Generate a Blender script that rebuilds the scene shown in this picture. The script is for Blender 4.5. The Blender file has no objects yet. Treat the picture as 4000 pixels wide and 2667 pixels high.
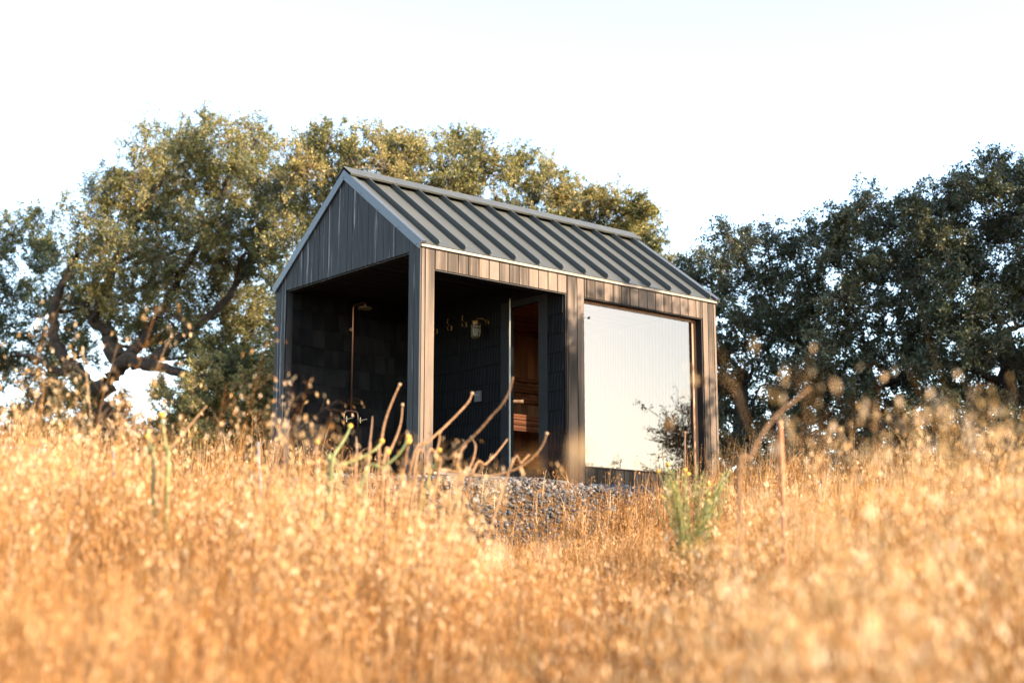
import bpy, math
import numpy as np
from mathutils import Matrix, Vector

rng = np.random.default_rng(7)
SC = bpy.context.scene
COL = SC.collection
rad = math.radians

# ------------------------------------------------------------------ camera frame
CAM = np.array([-8.644, -11.81, -1.29])
PITCH = rad(10.3)
FH = np.array([math.cos(rad(50)), math.cos(rad(40)), 0.0])       # horizontal view direction
RH = np.array([math.sin(rad(50)), -math.sin(rad(40)), 0.0])      # to the right
UP = np.array([0, 0, 1.0])
FW = FH * math.cos(PITCH) + UP * math.sin(PITCH)
CU = -FH * math.sin(PITCH) + UP * math.cos(PITCH)
FPX = 5556.0


def at(px, py, d):
    """point seen at full-size photo pixel (px,py), d metres ahead (horizontally)"""
    v = RH * (px - 2000) + CU * (1333.5 - py) + FW * FPX
    return CAM + v * (d / (v @ FH))


def rd(r, d):
    """camera-ground coordinates (metres right, metres ahead) -> world x,y"""
    return CAM[0] + RH[0] * r + FH[0] * d, CAM[1] + RH[1] * r + FH[1] * d


# ------------------------------------------------------------------ sun
SUN_EL = rad(24)
SAZ = rad(63)     # from +x towards -y
SUNV = np.array([math.cos(SAZ) * math.cos(SUN_EL), -math.sin(SAZ) * math.cos(SUN_EL), math.sin(SUN_EL)])


# ------------------------------------------------------------------ tagging
def tag(o, label=None, cat=None, group=None, kind=None):
    if label: o['label'] = label
    if cat: o['category'] = cat
    if group: o['group'] = group
    if kind: o['kind'] = kind
    return o


def thing(name, label, cat, loc=(0, 0, 0), group=None):
    o = bpy.data.objects.new(name, None)
    o.empty_display_size = 0.2
    COL.objects.link(o)
    o.location = loc
    return tag(o, label, cat, group)


# ------------------------------------------------------------------ mesh building
def build(name, V, F, mats, parent=None, tone=None, midx=None, smooth=False, F3=None, local=True):
    """V (n,3), F (m,4) quads, F3 (k,3) tris or list of n-gons; world coordinates"""
    V = np.asarray(V, dtype=np.float32).reshape(-1, 3)
    loc = np.zeros(3)
    if parent is not None:
        p = parent
        while p is not None:
            loc = loc + np.array(p.location)
            p = p.parent
        V = V - loc.astype(np.float32)
    me = bpy.data.meshes.new(name)
    if isinstance(F, list):
        me.from_pydata([tuple(map(float, v)) for v in V], [], F)
    else:
        F = np.asarray(F, dtype=np.int32).reshape(-1, 4)
        nq = len(F)
        t3 = np.zeros((0, 3), np.int32) if F3 is None else np.asarray(F3, np.int32).reshape(-1, 3)
        n3 = len(t3)
        me.vertices.add(len(V)); me.vertices.foreach_set('co', V.ravel())
        me.loops.add(nq * 4 + n3 * 3)
        me.loops.foreach_set('vertex_index', np.concatenate([F.ravel(), t3.ravel()]).astype(np.int32))
        me.polygons.add(nq + n3)
        st = np.concatenate([np.arange(nq) * 4, nq * 4 + np.arange(n3) * 3]).astype(np.int32)
        me.polygons.foreach_set('loop_start', st)
        me.polygons.foreach_set('loop_total', np.concatenate([np.full(nq, 4), np.full(n3, 3)]).astype(np.int32))
        me.update(calc_edges=True)
    if tone is not None:
        a = me.attributes.new('tone', 'FLOAT', 'POINT')
        a.data.foreach_set('value', np.asarray(tone, np.float32))
    for m in (mats if isinstance(mats, (list, tuple)) else [mats]):
        me.materials.append(m)
    if midx is not None:
        me.polygons.foreach_set('material_index', np.asarray(midx, np.int32))
    if smooth:
        me.polygons.foreach_set('use_smooth', np.ones(len(me.polygons), bool))
    me.update()
    o = bpy.data.objects.new(name, me)
    COL.objects.link(o)
    if parent is not None:
        o.parent = parent
    return o


class MB:
    def __init__(s): s.v = []; s.f = []; s.sm = False

    def poly(s, vs, fs):
        b = len(s.v); s.v += [tuple(map(float, q)) for q in vs]
        s.f += [[b + i for i in f] for f in fs]; return s

    def box(s, x0, x1, y0, y1, z0, z1):
        return s.poly([(x0, y0, z0), (x1, y0, z0), (x1, y1, z0), (x0, y1, z0), (x0, y0, z1), (x1, y0, z1), (x1, y1, z1), (x0, y1, z1)],
                      [[0, 3, 2, 1], [4, 5, 6, 7], [0, 1, 5, 4], [1, 2, 6, 5], [2, 3, 7, 6], [3, 0, 4, 7]])

    def prism(s, pts, off):
        n = len(pts); off = np.array(off); P = [np.array(p, float) for p in pts]
        vs = P + [p + off for p in P]
        return s.poly(vs, [list(range(n))[::-1], list(range(n, 2 * n))] + [[i, (i + 1) % n, n + (i + 1) % n, n + i] for i in range(n)])

    def tube(s, pts, r, n=10, cap=True):
        P = [np.array(p, float) for p in pts]; k = len(P)
        R = r if hasattr(r, '__len__') else [r] * k
        rings = []; nrm = None
        for i in range(k):
            t = P[min(i + 1, k - 1)] - P[max(i - 1, 0)]; t = t / (np.linalg.norm(t) + 1e-9)
            if nrm is None:
                h = np.array([0, 0, 1.]) if abs(t[2]) < .9 else np.array([1., 0, 0]); nrm = np.cross(t, h)
            nrm = nrm - t * (nrm @ t); nrm /= np.linalg.norm(nrm) + 1e-9; b = np.cross(t, nrm)
            rings.append([P[i] + R[i] * (nrm * math.cos(a) + b * math.sin(a)) for a in np.arange(n) * 2 * math.pi / n])
        vs = [q for g in rings for q in g]; fs = []
        for i in range(k - 1):
            for j in range(n):
                fs.append([i * n + j, i * n + (j + 1) % n, (i + 1) * n + (j + 1) % n, (i + 1) * n + j])
        if cap: fs += [list(range(n))[::-1], [(k - 1) * n + j for j in range(n)]]
        return s.poly(vs, fs)

    def lathe(s, c, prof, n=20, axis=(0, 0, 1)):
        a = np.array(axis, float); a /= np.linalg.norm(a)
        h = np.array([1., 0, 0]) if abs(a[0]) < .9 else np.array([0, 1., 0]); u = np.cross(a, h); u /= np.linalg.norm(u); w = np.cross(a, u)
        c = np.array(c, float); vs = []; fs = []
        for (r, z) in prof:
            for t in np.arange(n) * 2 * math.pi / n: vs.append(c + a * z + max(r, 1e-4) * (u * math.cos(t) + w * math.sin(t)))
        for i in range(len(prof) - 1):
            for j in range(n): fs.append([i * n + j, i * n + (j + 1) % n, (i + 1) * n + (j + 1) % n, (i + 1) * n + j])
        fs += [list(range(n))[::-1], [(len(prof) - 1) * n + j for j in range(n)]]
        return s.poly(vs, fs)

    def build(s, name, mat, parent=None, smooth=False):
        return build(name, np.array(s.v), s.f, mat, parent, smooth=smooth)


def batch_tubes(P, R, sides=4):
    """P (n,k,3), R (n,k) -> verts, quads"""
    n, k, _ = P.shape
    T = np.empty_like(P); T[:, 1:-1] = P[:, 2:] - P[:, :-2]; T[:, 0] = P[:, 1] - P[:, 0]; T[:, -1] = P[:, -1] - P[:, -2]
    T /= np.linalg.norm(T, axis=2, keepdims=True) + 1e-9
    H = np.where(np.abs(T[..., 2:3]) < .9, np.array([0, 0, 1.]), np.array([1., 0, 0]))
    A = np.cross(T, H); A /= np.linalg.norm(A, axis=2, keepdims=True) + 1e-9; B = np.cross(T, A)
    ang = np.arange(sides) * 2 * np.pi / sides
    V = P[:, :, None, :] + R[:, :, None, None] * (A[:, :, None, :] * np.cos(ang)[None, None, :, None] + B[:, :, None, :] * np.sin(ang)[None, None, :, None])
    idx = np.arange(n * k * sides).reshape(n, k, sides)
    nx = np.roll(idx, -1, axis=2)
    F = np.stack([idx[:, :-1], nx[:, :-1], nx[:, 1:], idx[:, 1:]], axis=-1).reshape(-1, 4)
    return V.reshape(-1, 3), F


def batch_ribbons(P, W, D):
    n, k, _ = P.shape
    V = np.stack([P - W[..., None] * D[:, None, :], P + W[..., None] * D[:, None, :]], axis=2)
    idx = np.arange(n * k * 2).reshape(n, k, 2)
    F = np.stack([idx[:, :-1, 0], idx[:, :-1, 1], idx[:, 1:, 1], idx[:, 1:, 0]], axis=-1).reshape(-1, 4)
    return V.reshape(-1, 3), F


def batch_leaves(C, D, S, L, W, fold=.25):
    """diamond leaves: centre base C, direction D, side S (unit), length L, half width W"""
    N = np.cross(D, S)
    b = C; m = C + D * (L * .5)[:, None]; t = C + D * L[:, None]
    l = m - S * W[:, None] + N * (W * fold)[:, None]; r = m + S * W[:, None] + N * (W * fold)[:, None]
    V = np.stack([b, l, t, r], axis=1).reshape(-1, 3)
    return V, np.arange(len(V)).reshape(-1, 4)


def unit(v): return v / (np.linalg.norm(v, axis=-1, keepdims=True) + 1e-9)


class Acc:
    def __init__(s): s.V = []; s.F = []; s.T = []; s.M = []; s.n = 0

    def add(s, V, F, tone=None, m=0):
        s.V.append(V); s.F.append(F + s.n); s.n += len(V)
        s.T.append(np.full(len(V), .5) if tone is None else (np.full(len(V), tone) if np.isscalar(tone) else tone))
        s.M.append(np.full(len(F), m, np.int32))

    def build(s, name, mats, parent=None, smooth=False):
        return build(name, np.concatenate(s.V), np.concatenate(s.F), mats, parent, np.concatenate(s.T), np.concatenate(s.M), smooth)


# ------------------------------------------------------------------ materials
def nodes(name):
    m = bpy.data.materials.new(name); m.use_nodes = True
    t = m.node_tree; t.nodes.clear()
    out = t.nodes.new('ShaderNodeOutputMaterial')
    return m, t, out


def N(t, kind, **kw):
    n = t.nodes.new(kind)
    for k, v in kw.items():
        if k.startswith('i_'):
            key = k[2:].replace('_', ' ')
            n.inputs[key].default_value = v
        else:
            setattr(n, k, v)
    return n


def ramp(t, stops, src=None):
    r = t.nodes.new('ShaderNodeValToRGB'); e = r.color_ramp.elements
    while len(e) < len(stops): e.new(0.5)
    for i, (p, c) in enumerate(stops):
        e[i].position = p; e[i].color = (*c, 1) if len(c) == 3 else c
    if src is not None: t.links.new(src, r.inputs[0])
    return r


def mix(t, a, b, f, mode='MIX'):
    m = t.nodes.new('ShaderNodeMix'); m.data_type = 'RGBA'; m.blend_type = mode
    for s, v in ((6, a), (7, b), (0, f)):
        if hasattr(v, 'is_linked') or hasattr(v, 'links'): t.links.new(v, m.inputs[s])
        else: m.inputs[s].default_value = (*v, 1) if (s != 0 and len(v) == 3) else v
    return m.outputs[2]


def simple(name, col, rough=.5, metal=0, spec=.5, noise=0.0, nscale=30, bump=0.0):
    m, t, out = nodes(name)
    p = N(t, 'ShaderNodeBsdfPrincipled'); p.inputs['Roughness'].default_value = rough
    p.inputs['Metallic'].default_value = metal; p.inputs['Specular IOR Level'].default_value = spec
    p.inputs['Base Color'].default_value = (*col, 1)
    if noise or bump:
        tc = N(t, 'ShaderNodeTexCoord'); nz = N(t, 'ShaderNodeTexNoise', i_Scale=nscale, i_Detail=6.0)
        t.links.new(tc.outputs['Object'], nz.inputs['Vector'])
        if noise:
            r = ramp(t, [(.25, tuple(c * (1 - noise) for c in col)), (.75, tuple(min(1, c * (1 + noise)) for c in col))], nz.outputs[0])
            t.links.new(r.outputs[0], p.inputs['Base Color'])
        if bump:
            b = N(t, 'ShaderNodeBump', i_Strength=bump, i_Distance=.01); t.links.new(nz.outputs[0], b.inputs['Height']); t.links.new(b.outputs[0], p.inputs['Normal'])
    t.links.new(p.outputs[0], out.inputs[0])
    return m


def wood(name, dark, mid, pale, pale_amt=.5, axis='z', rough=.5, spec=.7, bump=.35, rings=6.0, vary=.22):
    """boards with long grain, cathedral rings, each board (mesh island) shifted"""
    m, t, out = nodes(name)
    tc = N(t, 'ShaderNodeTexCoord'); geo = N(t, 'ShaderNodeNewGeometry')
    off = N(t, 'ShaderNodeVectorMath', operation='SCALE'); off.inputs[0].default_value = (7.3, 5.1, 13.7)
    t.links.new(geo.outputs['Random Per Island'], off.inputs['Scale'])
    add = N(t, 'ShaderNodeVectorMath', operation='ADD')
    t.links.new(tc.outputs['Object'], add.inputs[0]); t.links.new(off.outputs[0], add.inputs[1])

    def sc(vec):
        v = list(vec)
        if axis == 'x': v = [v[2], v[1], v[0]]
        mp = N(t, 'ShaderNodeMapping'); mp.inputs['Scale'].default_value = v
        t.links.new(add.outputs[0], mp.inputs['Vector']); return mp.outputs[0]
    fine = N(t, 'ShaderNodeTexNoise', i_Scale=1.0, i_Detail=7.0, i_Roughness=.65); t.links.new(sc((150, 150, 3.0)), fine.inputs['Vector'])
    wav = N(t, 'ShaderNodeTexWave', wave_type='RINGS', i_Scale=1.0, i_Distortion=4.0, i_Detail=3.0); wav.inputs['Detail Scale'].default_value = .8
    t.links.new(sc((rings, rings, .45)), wav.inputs['Vector'])
    wide = N(t, 'ShaderNodeTexNoise', i_Scale=1.0, i_Detail=3.0); t.links.new(sc((22, 22, .6)), wide.inputs['Vector'])
    blot = N(t, 'ShaderNodeTexNoise', i_Scale=1.0, i_Detail=4.0); t.links.new(sc((9, 9, 3)), blot.inputs['Vector'])
    g = mix(t, fine.outputs[0], wav.outputs[0], .38)
    base = ramp(t, [(.25, dark), (.62, mid), (.85, tuple(c * 1.35 for c in mid))], g)
    pm = ramp(t, [(.60, (0, 0, 0)), (.645, (1, 1, 1))], wide.outputs[0])
    pf = ramp(t, [(.45, (0, 0, 0)), (.62, (1, 1, 1))], fine.outputs[0])
    pp = mix(t, pm.outputs[0], pf.outputs[0], 1.0, 'MULTIPLY')
    sep = N(t, 'ShaderNodeMath', operation='MULTIPLY'); t.links.new(pp, sep.inputs[0]); sep.inputs[1].default_value = pale_amt
    c1 = mix(t, base.outputs[0], pale, sep.outputs[0])
    isl = ramp(t, [(0, (1 - vary,) * 3), (1, (1 + vary, 1 + vary * .95, 1 + vary * .9))], geo.outputs['Random Per Island'])
    c2 = mix(t, c1, isl.outputs[0], 1.0, 'MULTIPLY')
    bl = ramp(t, [(.3, (.74, .74, .75)), (.68, (1.15, 1.13, 1.1))], blot.outputs[0])
    c3 = mix(t, c2, bl.outputs[0], 1.0, 'MULTIPLY')
    p = N(t, 'ShaderNodeBsdfPrincipled'); p.inputs['Roughness'].default_value = rough; p.inputs['Specular IOR Level'].default_value = spec
    t.links.new(c3, p.inputs['Base Color'])
    sp = ramp(t, [(.32, (spec * .5,) * 3), (.66, (spec * 1.3,) * 3)], g); t.links.new(sp.outputs[0], p.inputs['Specular IOR Level'])
    rr = ramp(t, [(.3, (rough - .08,) * 3), (.7, (rough + .15,) * 3)], fine.outputs[0]); t.links.new(rr.outputs[0], p.inputs['Roughness'])
    b = N(t, 'ShaderNodeBump', i_Strength=bump, i_Distance=.004); t.links.new(g, b.inputs['Height']); t.links.new(b.outputs[0], p.inputs['Normal'])
    t.links.new(p.outputs[0], out.inputs[0])
    return m


def leafmat(name, stops, trans=.35, rough=.45, spec=.4):
    m, t, out = nodes(name)
    a = N(t, 'ShaderNodeAttribute', attribute_name='tone')
    r = ramp(t, stops, a.outputs['Fac'])
    p = N(t, 'ShaderNodeBsdfPrincipled'); p.inputs['Roughness'].default_value = rough; p.inputs['Specular IOR Level'].default_value = spec
    t.links.new(r.outputs[0], p.inputs['Base Color'])
    tr = N(t, 'ShaderNodeBsdfTranslucent')
    warm = mix(t, r.outputs[0], (1.25, 1.15, .6), 1.0, 'MULTIPLY'); t.links.new(warm, tr.inputs['Color'])
    ms = N(t, 'ShaderNodeMixShader'); ms.inputs[0].default_value = trans
    t.links.new(p.outputs[0], ms.inputs[1]); t.links.new(tr.outputs[0], ms.inputs[2]); t.links.new(ms.outputs[0], out.inputs[0])
    return m


M = {}
M['char'] = wood('charred_boards', (.009, .0095, .0105), (.024, .0245, .026), (.34, .33, .32), 1.0, rough=.62, spec=.22, bump=.6, vary=.14, rings=13.0)
M['sidewood'] = wood('sun_tinted_side_boards', (.010, .0072, .0055), (.078, .048, .029), (.22, .15, .096), .6, rough=.47, spec=.30, bump=.9, vary=.07, rings=15.0)  # same black stain as the gable; sunlit tan is put into the colour
M['dark'] = simple('black_stain', (.010, .010, .0115), .6, spec=.25, noise=.3, nscale=12)
M['void'] = simple('black_backing', (.005, .005, .005), 1.0, spec=0.0)
M['shingle'] = wood('black_shingle', (.0055, .006, .007), (.0085, .009, .0102), (.012, .012, .013), .1, rough=.75, spec=.12, bump=.2, vary=.06)
M['rake'] = simple('blue_grey_flashing', (.07, .08, .09), .45, metal=.2, spec=.4, noise=.15, nscale=60, bump=.05)
M['ceil'] = wood('dark_ceiling_boards', (.005, .005, .005), (.011, .010, .010), (.02, .02, .02), .2, axis='x', rough=.65, spec=.3)
M['trim'] = wood('pale_eave_trim', (.14, .115, .095), (.24, .20, .165), (.36, .30, .25), .4, axis='x', rough=.5)
M['cedar'] = wood('cedar_planks', (.29, .125, .058), (.47, .225, .115), (.55, .32, .18), .4, rough=.55, spec=.25, bump=.2)
M['cedar_x'] = wood('cedar_slats', (.17, .056, .027), (.29, .108, .052), (.38, .175, .09), .3, axis='x', rough=.55, spec=.25, bump=.2)
M['sash'] = wood('brown_sash', (.16, .075, .035), (.27, .135, .07), (.36, .2, .1), .3, rough=.45)
M['brass'] = simple('brass', (.88, .70, .42), .45, metal=1, noise=.15, nscale=40)
M['oldbrass'] = simple('aged_brass', (.22, .14, .055), .38, metal=1, noise=.3, nscale=60)
M['copper'] = simple('copper', (.50, .27, .19), .42, metal=1, noise=.2, nscale=60)
M['iron'] = simple('black_iron', (.02, .02, .02), .4, metal=.5)
M['white'] = simple('grey_plastic', (.10, .10, .105), .5)
M['handle'] = wood('handle_wood', (.42, .19, .07), (.6, .30, .12), (.6, .4, .2), .3, rough=.35)
M['paint'] = simple('off_white_pipe', (.20, .20, .24), .5, noise=.1)
M['rust'] = simple('rusty_steel', (.34, .12, .045), .75, noise=.4, nscale=60, bump=.2)


def roofmat():
    m, t, out = nodes('roof_metal')
    tc = N(t, 'ShaderNodeTexCoord')
    n1 = N(t, 'ShaderNodeTexNoise', i_Scale=320.0, i_Detail=3.0); t.links.new(tc.outputs['Object'], n1.inputs['Vector'])
    mp = N(t, 'ShaderNodeMapping'); mp.inputs['Scale'].default_value = (9, .9, .9); t.links.new(tc.outputs['Object'], mp.inputs['Vector'])
    n2 = N(t, 'ShaderNodeTexNoise', i_Scale=1.0, i_Detail=6.0); t.links.new(mp.outputs[0], n2.inputs['Vector'])
    g = mix(t, n1.outputs[0], n2.outputs[0], .6)
    r = ramp(t, [(.3, (.040, .043, .038)), (.7, (.064, .067, .058))], g)
    p = N(t, 'ShaderNodeBsdfPrincipled'); p.inputs['Specular IOR Level'].default_value = .5
    t.links.new(r.outputs[0], p.inputs['Base Color'])
    rr = ramp(t, [(.3, (.42, .42, .42)), (.7, (.6, .6, .6))], g); t.links.new(rr.outputs[0], p.inputs['Roughness'])
    b = N(t, 'ShaderNodeBump', i_Strength=.12, i_Distance=.002); t.links.new(n1.outputs[0], b.inputs['Height']); t.links.new(b.outputs[0], p.inputs['Normal'])
    t.links.new(p.outputs[0], out.inputs[0]); return m


M['roof'] = roofmat()


def glassmat(name, refl, tint, trans=1.0, rough=0.0):
    m, t, out = nodes(name)
    g = N(t, 'ShaderNodeBsdfGlossy'); g.inputs['Roughness'].default_value = rough; g.inputs['Color'].default_value = (1, .935, .90, 1)
    tr = N(t, 'ShaderNodeBsdfTransparent'); tr.inputs['Color'].default_value = (*tint, 1)
    ms = N(t, 'ShaderNodeMixShader'); ms.inputs[0].default_value = refl
    t.links.new(tr.outputs[0], ms.inputs[1]); t.links.new(g.outputs[0], ms.inputs[2]); t.links.new(ms.outputs[0], out.inputs[0])
    return m


M['winglass'] = glassmat('coated_glass', .095, (.55, .56, .55))
M['doorglass'] = glassmat('clear_glass', .03, (.94, .97, .95))
M['lampglass'] = simple('lamp_glass', (.17, .19, .20), .15, spec=.6)
M['edge'] = simple('polished_glass_edge', (.26, .25, .21), .3, spec=.5)

M['oak_leaf'] = leafmat('oak_leaves', [(0, (.014, .028, .016)), (.35, (.036, .056, .024)), (.6, (.115, .132, .042)), (.85, (.36, .31, .125)), (.97, (.40, .30, .13)), (1, (.34, .14, .04))], .40)  # upper stops gilded: sunlit gold put into the leaf colour
M['bay_leaf'] = leafmat('dark_oak_leaves', [(0, (.024, .034, .020)), (.5, (.05, .062, .03)), (.85, (.095, .095, .04)), (1, (.17, .12, .05))], .22)
M['shrub_leaf'] = leafmat('shrub_leaves', [(0, (.12, .12, .03)), (.6, (.27, .23, .07)), (1, (.42, .32, .13))], .35)
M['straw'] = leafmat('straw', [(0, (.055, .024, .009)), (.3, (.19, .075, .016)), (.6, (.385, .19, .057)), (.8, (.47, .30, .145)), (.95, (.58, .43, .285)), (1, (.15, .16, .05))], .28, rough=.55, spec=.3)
M['stem'] = simple('dry_stem', (.21, .118, .058), .75, spec=.2, noise=.55, nscale=70, bump=.4)
M['gstem'] = simple('green_stem', (.13, .15, .045), .6, noise=.3, nscale=40)
M['bud'] = simple('yellow_bud', (.55, .30, .03), .6, noise=.25, nscale=90)
M['seedhead'] = simple('seed_head', (.36, .24, .14), .7, noise=.25, nscale=90)


def barkmat(name, a, b):
    m, t, out = nodes(name)
    tc = N(t, 'ShaderNodeTexCoord'); n1 = N(t, 'ShaderNodeTexNoise', i_Scale=6.0, i_Detail=8.0, i_Roughness=.7); t.links.new(tc.outputs['Object'], n1.inputs['Vector'])
    r = ramp(t, [(.3, a), (.72, b)], n1.outputs[0])
    p = N(t, 'ShaderNodeBsdfPrincipled'); p.inputs['Roughness'].default_value = .9; p.inputs['Specular IOR Level'].default_value = .2
    t.links.new(r.outputs[0], p.inputs['Base Color'])
    bp = N(t, 'ShaderNodeBump', i_Strength=.7, i_Distance=.04); t.links.new(n1.outputs[0], bp.inputs['Height']); t.links.new(bp.outputs[0], p.inputs['Normal'])
    t.links.new(p.outputs[0], out.inputs[0]); return m


M['bark'] = barkmat('oak_bark', (.018, .014, .011), (.062, .048, .036))
M['twig'] = barkmat('lichen_twigs', (.09, .075, .055), (.24, .20, .15))


def groundmat():
    m, t, out = nodes('dry_soil')
    tc = N(t, 'ShaderNodeTexCoord'); n1 = N(t, 'ShaderNodeTexNoise', i_Scale=3.0, i_Detail=10.0, i_Roughness=.7); t.links.new(tc.outputs['Object'], n1.inputs['Vector'])
    r = ramp(t, [(.3, (.045, .024, .010)), (.55, (.11, .062, .026)), (.75, (.18, .11, .055))], n1.outputs[0])
    p = N(t, 'ShaderNodeBsdfPrincipled'); p.inputs['Roughness'].default_value = .95; p.inputs['Specular IOR Level'].default_value = .1
    t.links.new(r.outputs[0], p.inputs['Base Color'])
    bp = N(t, 'ShaderNodeBump', i_Strength=.8, i_Distance=.05); t.links.new(n1.outputs[0], bp.inputs['Height']); t.links.new(bp.outputs[0], p.inputs['Normal'])
    t.links.new(p.outputs[0], out.inputs[0]); return m


M['ground'] = groundmat()
M['gravel'] = leafmat('gravel_stones', [(0, (.026, .027, .030)), (.55, (.062, .062, .064)), (1, (.17, .16, .15))], 0.0, rough=.7, spec=.3)

# ------------------------------------------------------------------ terrain
WX, WY = 4.62, 2.94     # cabin footprint


def sstep(a, b, x):
    t = np.clip((x - a) / (b - a), 0, 1); return t * t * (3 - 2 * t)


def lump(x, y):
    return (np.sin(x * 1.9 + 1.3) * np.cos(y * 2.3 - .4) + .6 * np.sin(x * 4.1 - y * 3.3) + .35 * np.cos(x * 7.7 + y * 6.1)) * .5


def pad_dist(x, y):
    dx = np.maximum(np.maximum(-x, x - WX), 0); dy = np.maximum(np.maximum(-y, y - WY), 0)
    return np.hypot(dx, dy)


def terrain(x, y):
    x = np.asarray(x, float); y = np.asarray(y, float)
    X = x - CAM[0]; Y = y - CAM[1]
    r = X * RH[0] + Y * RH[1]; d = X * FH[0] + Y * FH[1]
    base = CAM[2] + np.interp(d, [-8, 0, 1.5, 2.5, 4, 5, 6.5, 8, 9.5, 11, 12.5], [-.9, -.63, -.64, -.65, -.62, -.54, -.38, -.19, -.02, .12, .2])
    base = base + .15 * sstep(-.8, -3.0, r) * sstep(3, 7, d) + .13 * sstep(.7, 2.6, r) * sstep(2, 6, d)
    base = base + .05 * lump(x * .6, y * .6)
    plate = -.22 + .03 * lump(x * .5, y * .5)
    hill = sstep(10.5, 15.5, d)
    z = base * (1 - hill) + plate * hill
    pd = pad_dist(x, y) + .18 * lump(x * .7 + 2, y * .7)
    pad = sstep(3.4, 1.75, pd)
    padz = -.17 - .05 * sstep(1.0, 2.2, pd) + .035 * lump(x * 1.3, y * 1.3)
    z = z * (1 - pad) + np.maximum(z, padz) * pad
    far = np.maximum(d - 45, 0)
    return z - .02 * far - .0 * far


def make_ground():
    a = np.concatenate([np.linspace(-400, -40, 19), np.linspace(-36, -14, 12), np.linspace(-13, 16, 117), np.linspace(18, 60, 22), np.linspace(80, 500, 15)])
    X, Y = np.meshgrid(a, a, indexing='ij'); Z = terrain(X, Y)
    n = len(a); idx = np.arange(n * n).reshape(n, n)
    F = np.stack([idx[:-1, :-1], idx[1:, :-1], idx[1:, 1:], idx[:-1, 1:]], -1).reshape(-1, 4)
    o = build('ground', np.stack([X, Y, Z], -1).reshape(-1, 3), F, M['ground'], smooth=True)
    tag(o, kind='structure')


make_ground()


# ------------------------------------------------------------------ gravel bank
def make_gravel():
    n = 120000
    x = rng.uniform(-4.5, 8, n); y = rng.uniform(-5, 4, n)
    pd = pad_dist(x, y) + .18 * lump(x * .7 + 2, y * .7)
    r = (x - CAM[0]) * RH[0] + (y - CAM[1]) * RH[1]
    keep = (pd < 3.5) & (pad_dist(x, y) > .04) & (rng.random(n) < np.where(pd > 3.0, .4, 1)) & ((y < .6) | (x < -.2) | (x > 4.8)) & (r > -5)
    x, y = x[keep], y[keep]; n = len(x)
    z = terrain(x, y)
    s = .009 + .014 * rng.random(n) ** 2.5 + (rng.random(n) < .02) * .018
    # squashed jittered octahedra subdivided once into 24 quads-as-tris: use 8-vertex rough cubes
    c = np.array([[-1, -1, -1], [1, -1, -1], [1, 1, -1], [-1, 1, -1], [-1, -1, 1], [1, -1, 1], [1, 1, 1], [-1, 1, 1]], float) * .62
    f = np.array([[0, 3, 2, 1], [4, 5, 6, 7], [0, 1, 5, 4], [1, 2, 6, 5], [2, 3, 7, 6], [3, 0, 4, 7]])
    V = c[None] * (1 + rng.uniform(-.45, .45, (n, 8, 3)))
    q = unit(rng.normal(size=(n, 4)))
    w, a, b, e = q.T
    Rm = np.stack([1 - 2 * (b * b + e * e), 2 * (a * b - w * e), 2 * (a * e + w * b), 2 * (a * b + w * e), 1 - 2 * (a * a + e * e), 2 * (b * e - w * a),
                   2 * (a * e - w * b), 2 * (b * e + w * a), 1 - 2 * (a * a + b * b)], -1).reshape(n, 3, 3)
    V = np.einsum('nij,nkj->nki', Rm, V) * s[:, None, None] * np.array([1.15, 1.15, .85])
    V = V + np.stack([x, y, z + s * .4], -1)[:, None]
    F = (f[None] + (np.arange(n) * 8)[:, None, None]).reshape(-1, 4)
    tone = np.repeat(rng.random(n), 8)
    o = build('gravel', V.reshape(-1, 3), F, M['gravel'], tone=tone)
    tag(o, 'loose grey gravel banked in front of the black cabin', 'gravel', kind='stuff')


make_gravel()

# ------------------------------------------------------------------ cabin
cabin = thing('garden_cabin', 'small black timber sauna cabin with standing seam gable roof and open porch', 'cabin', (0, 0, 0))
RY = 1.47            # ridge
SL = .739            # roof slope
TH = math.atan(SL)
ct, st = math.cos(TH), math.sin(TH)


def topz(y): return 2.455 + SL * (min(y, 2 * RY - y) + .03)


def jit(a): return float(rng.uniform(-a, a))


G = .0055
# side wall boards (front long side, y = 0)
b = MB()


def vboards(xs, z0, z1):
    for i in range(len(xs) - 1):
        o = jit(.0012)
        b.box(xs[i] + G, xs[i + 1] - G, o, .02, z0 + jit(.0), z1)


vboards([.021, .073, .197], 0.0, 2.384)
hx = [.197] + [.227 + .1433 * i for i in range(13)] + [2.083]
hx = [v for k, v in enumerate(hx) if k == 0 or v <= 2.09]
vboards([.2] + [.3673 + .1433 * i for i in range(12)] + [2.083], 2.17, 2.384)
vboards([2.083, 2.100, 2.246, 2.358], 0.0, 2.384)
vboards([2.36, 2.392] + [2.534 + .1433 * i for i in range(13)] + [4.372], 2.165, 2.384)
vboards([2.36, 2.392] + [2.534 + .1433 * i for i in range(13)] + [4.372], 0.0, .195)
vboards([4.372, 4.468, 4.575, 4.62], 0.0, 2.384)
b.build('side_wall', M['sidewood'], cabin)

# backing behind side boards
k = MB()
k.box(.03, .19, .021, .19, 0, 2.37)                 # corner post core
k.box(2.085, 2.355, .021, .14, 0, 2.37)
k.box(4.375, 4.61, .021, .14, 0, 2.37)
k.box(.19, 2.085, .0215, .14, 2.174, 2.37)
k.box(2.355, 4.375, .0215, .14, 2.169, 2.37)
k.box(2.355, 4.375, .0215, .14, 0.0, .19)
k.build('wall_core', M['void'], cabin)

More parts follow.
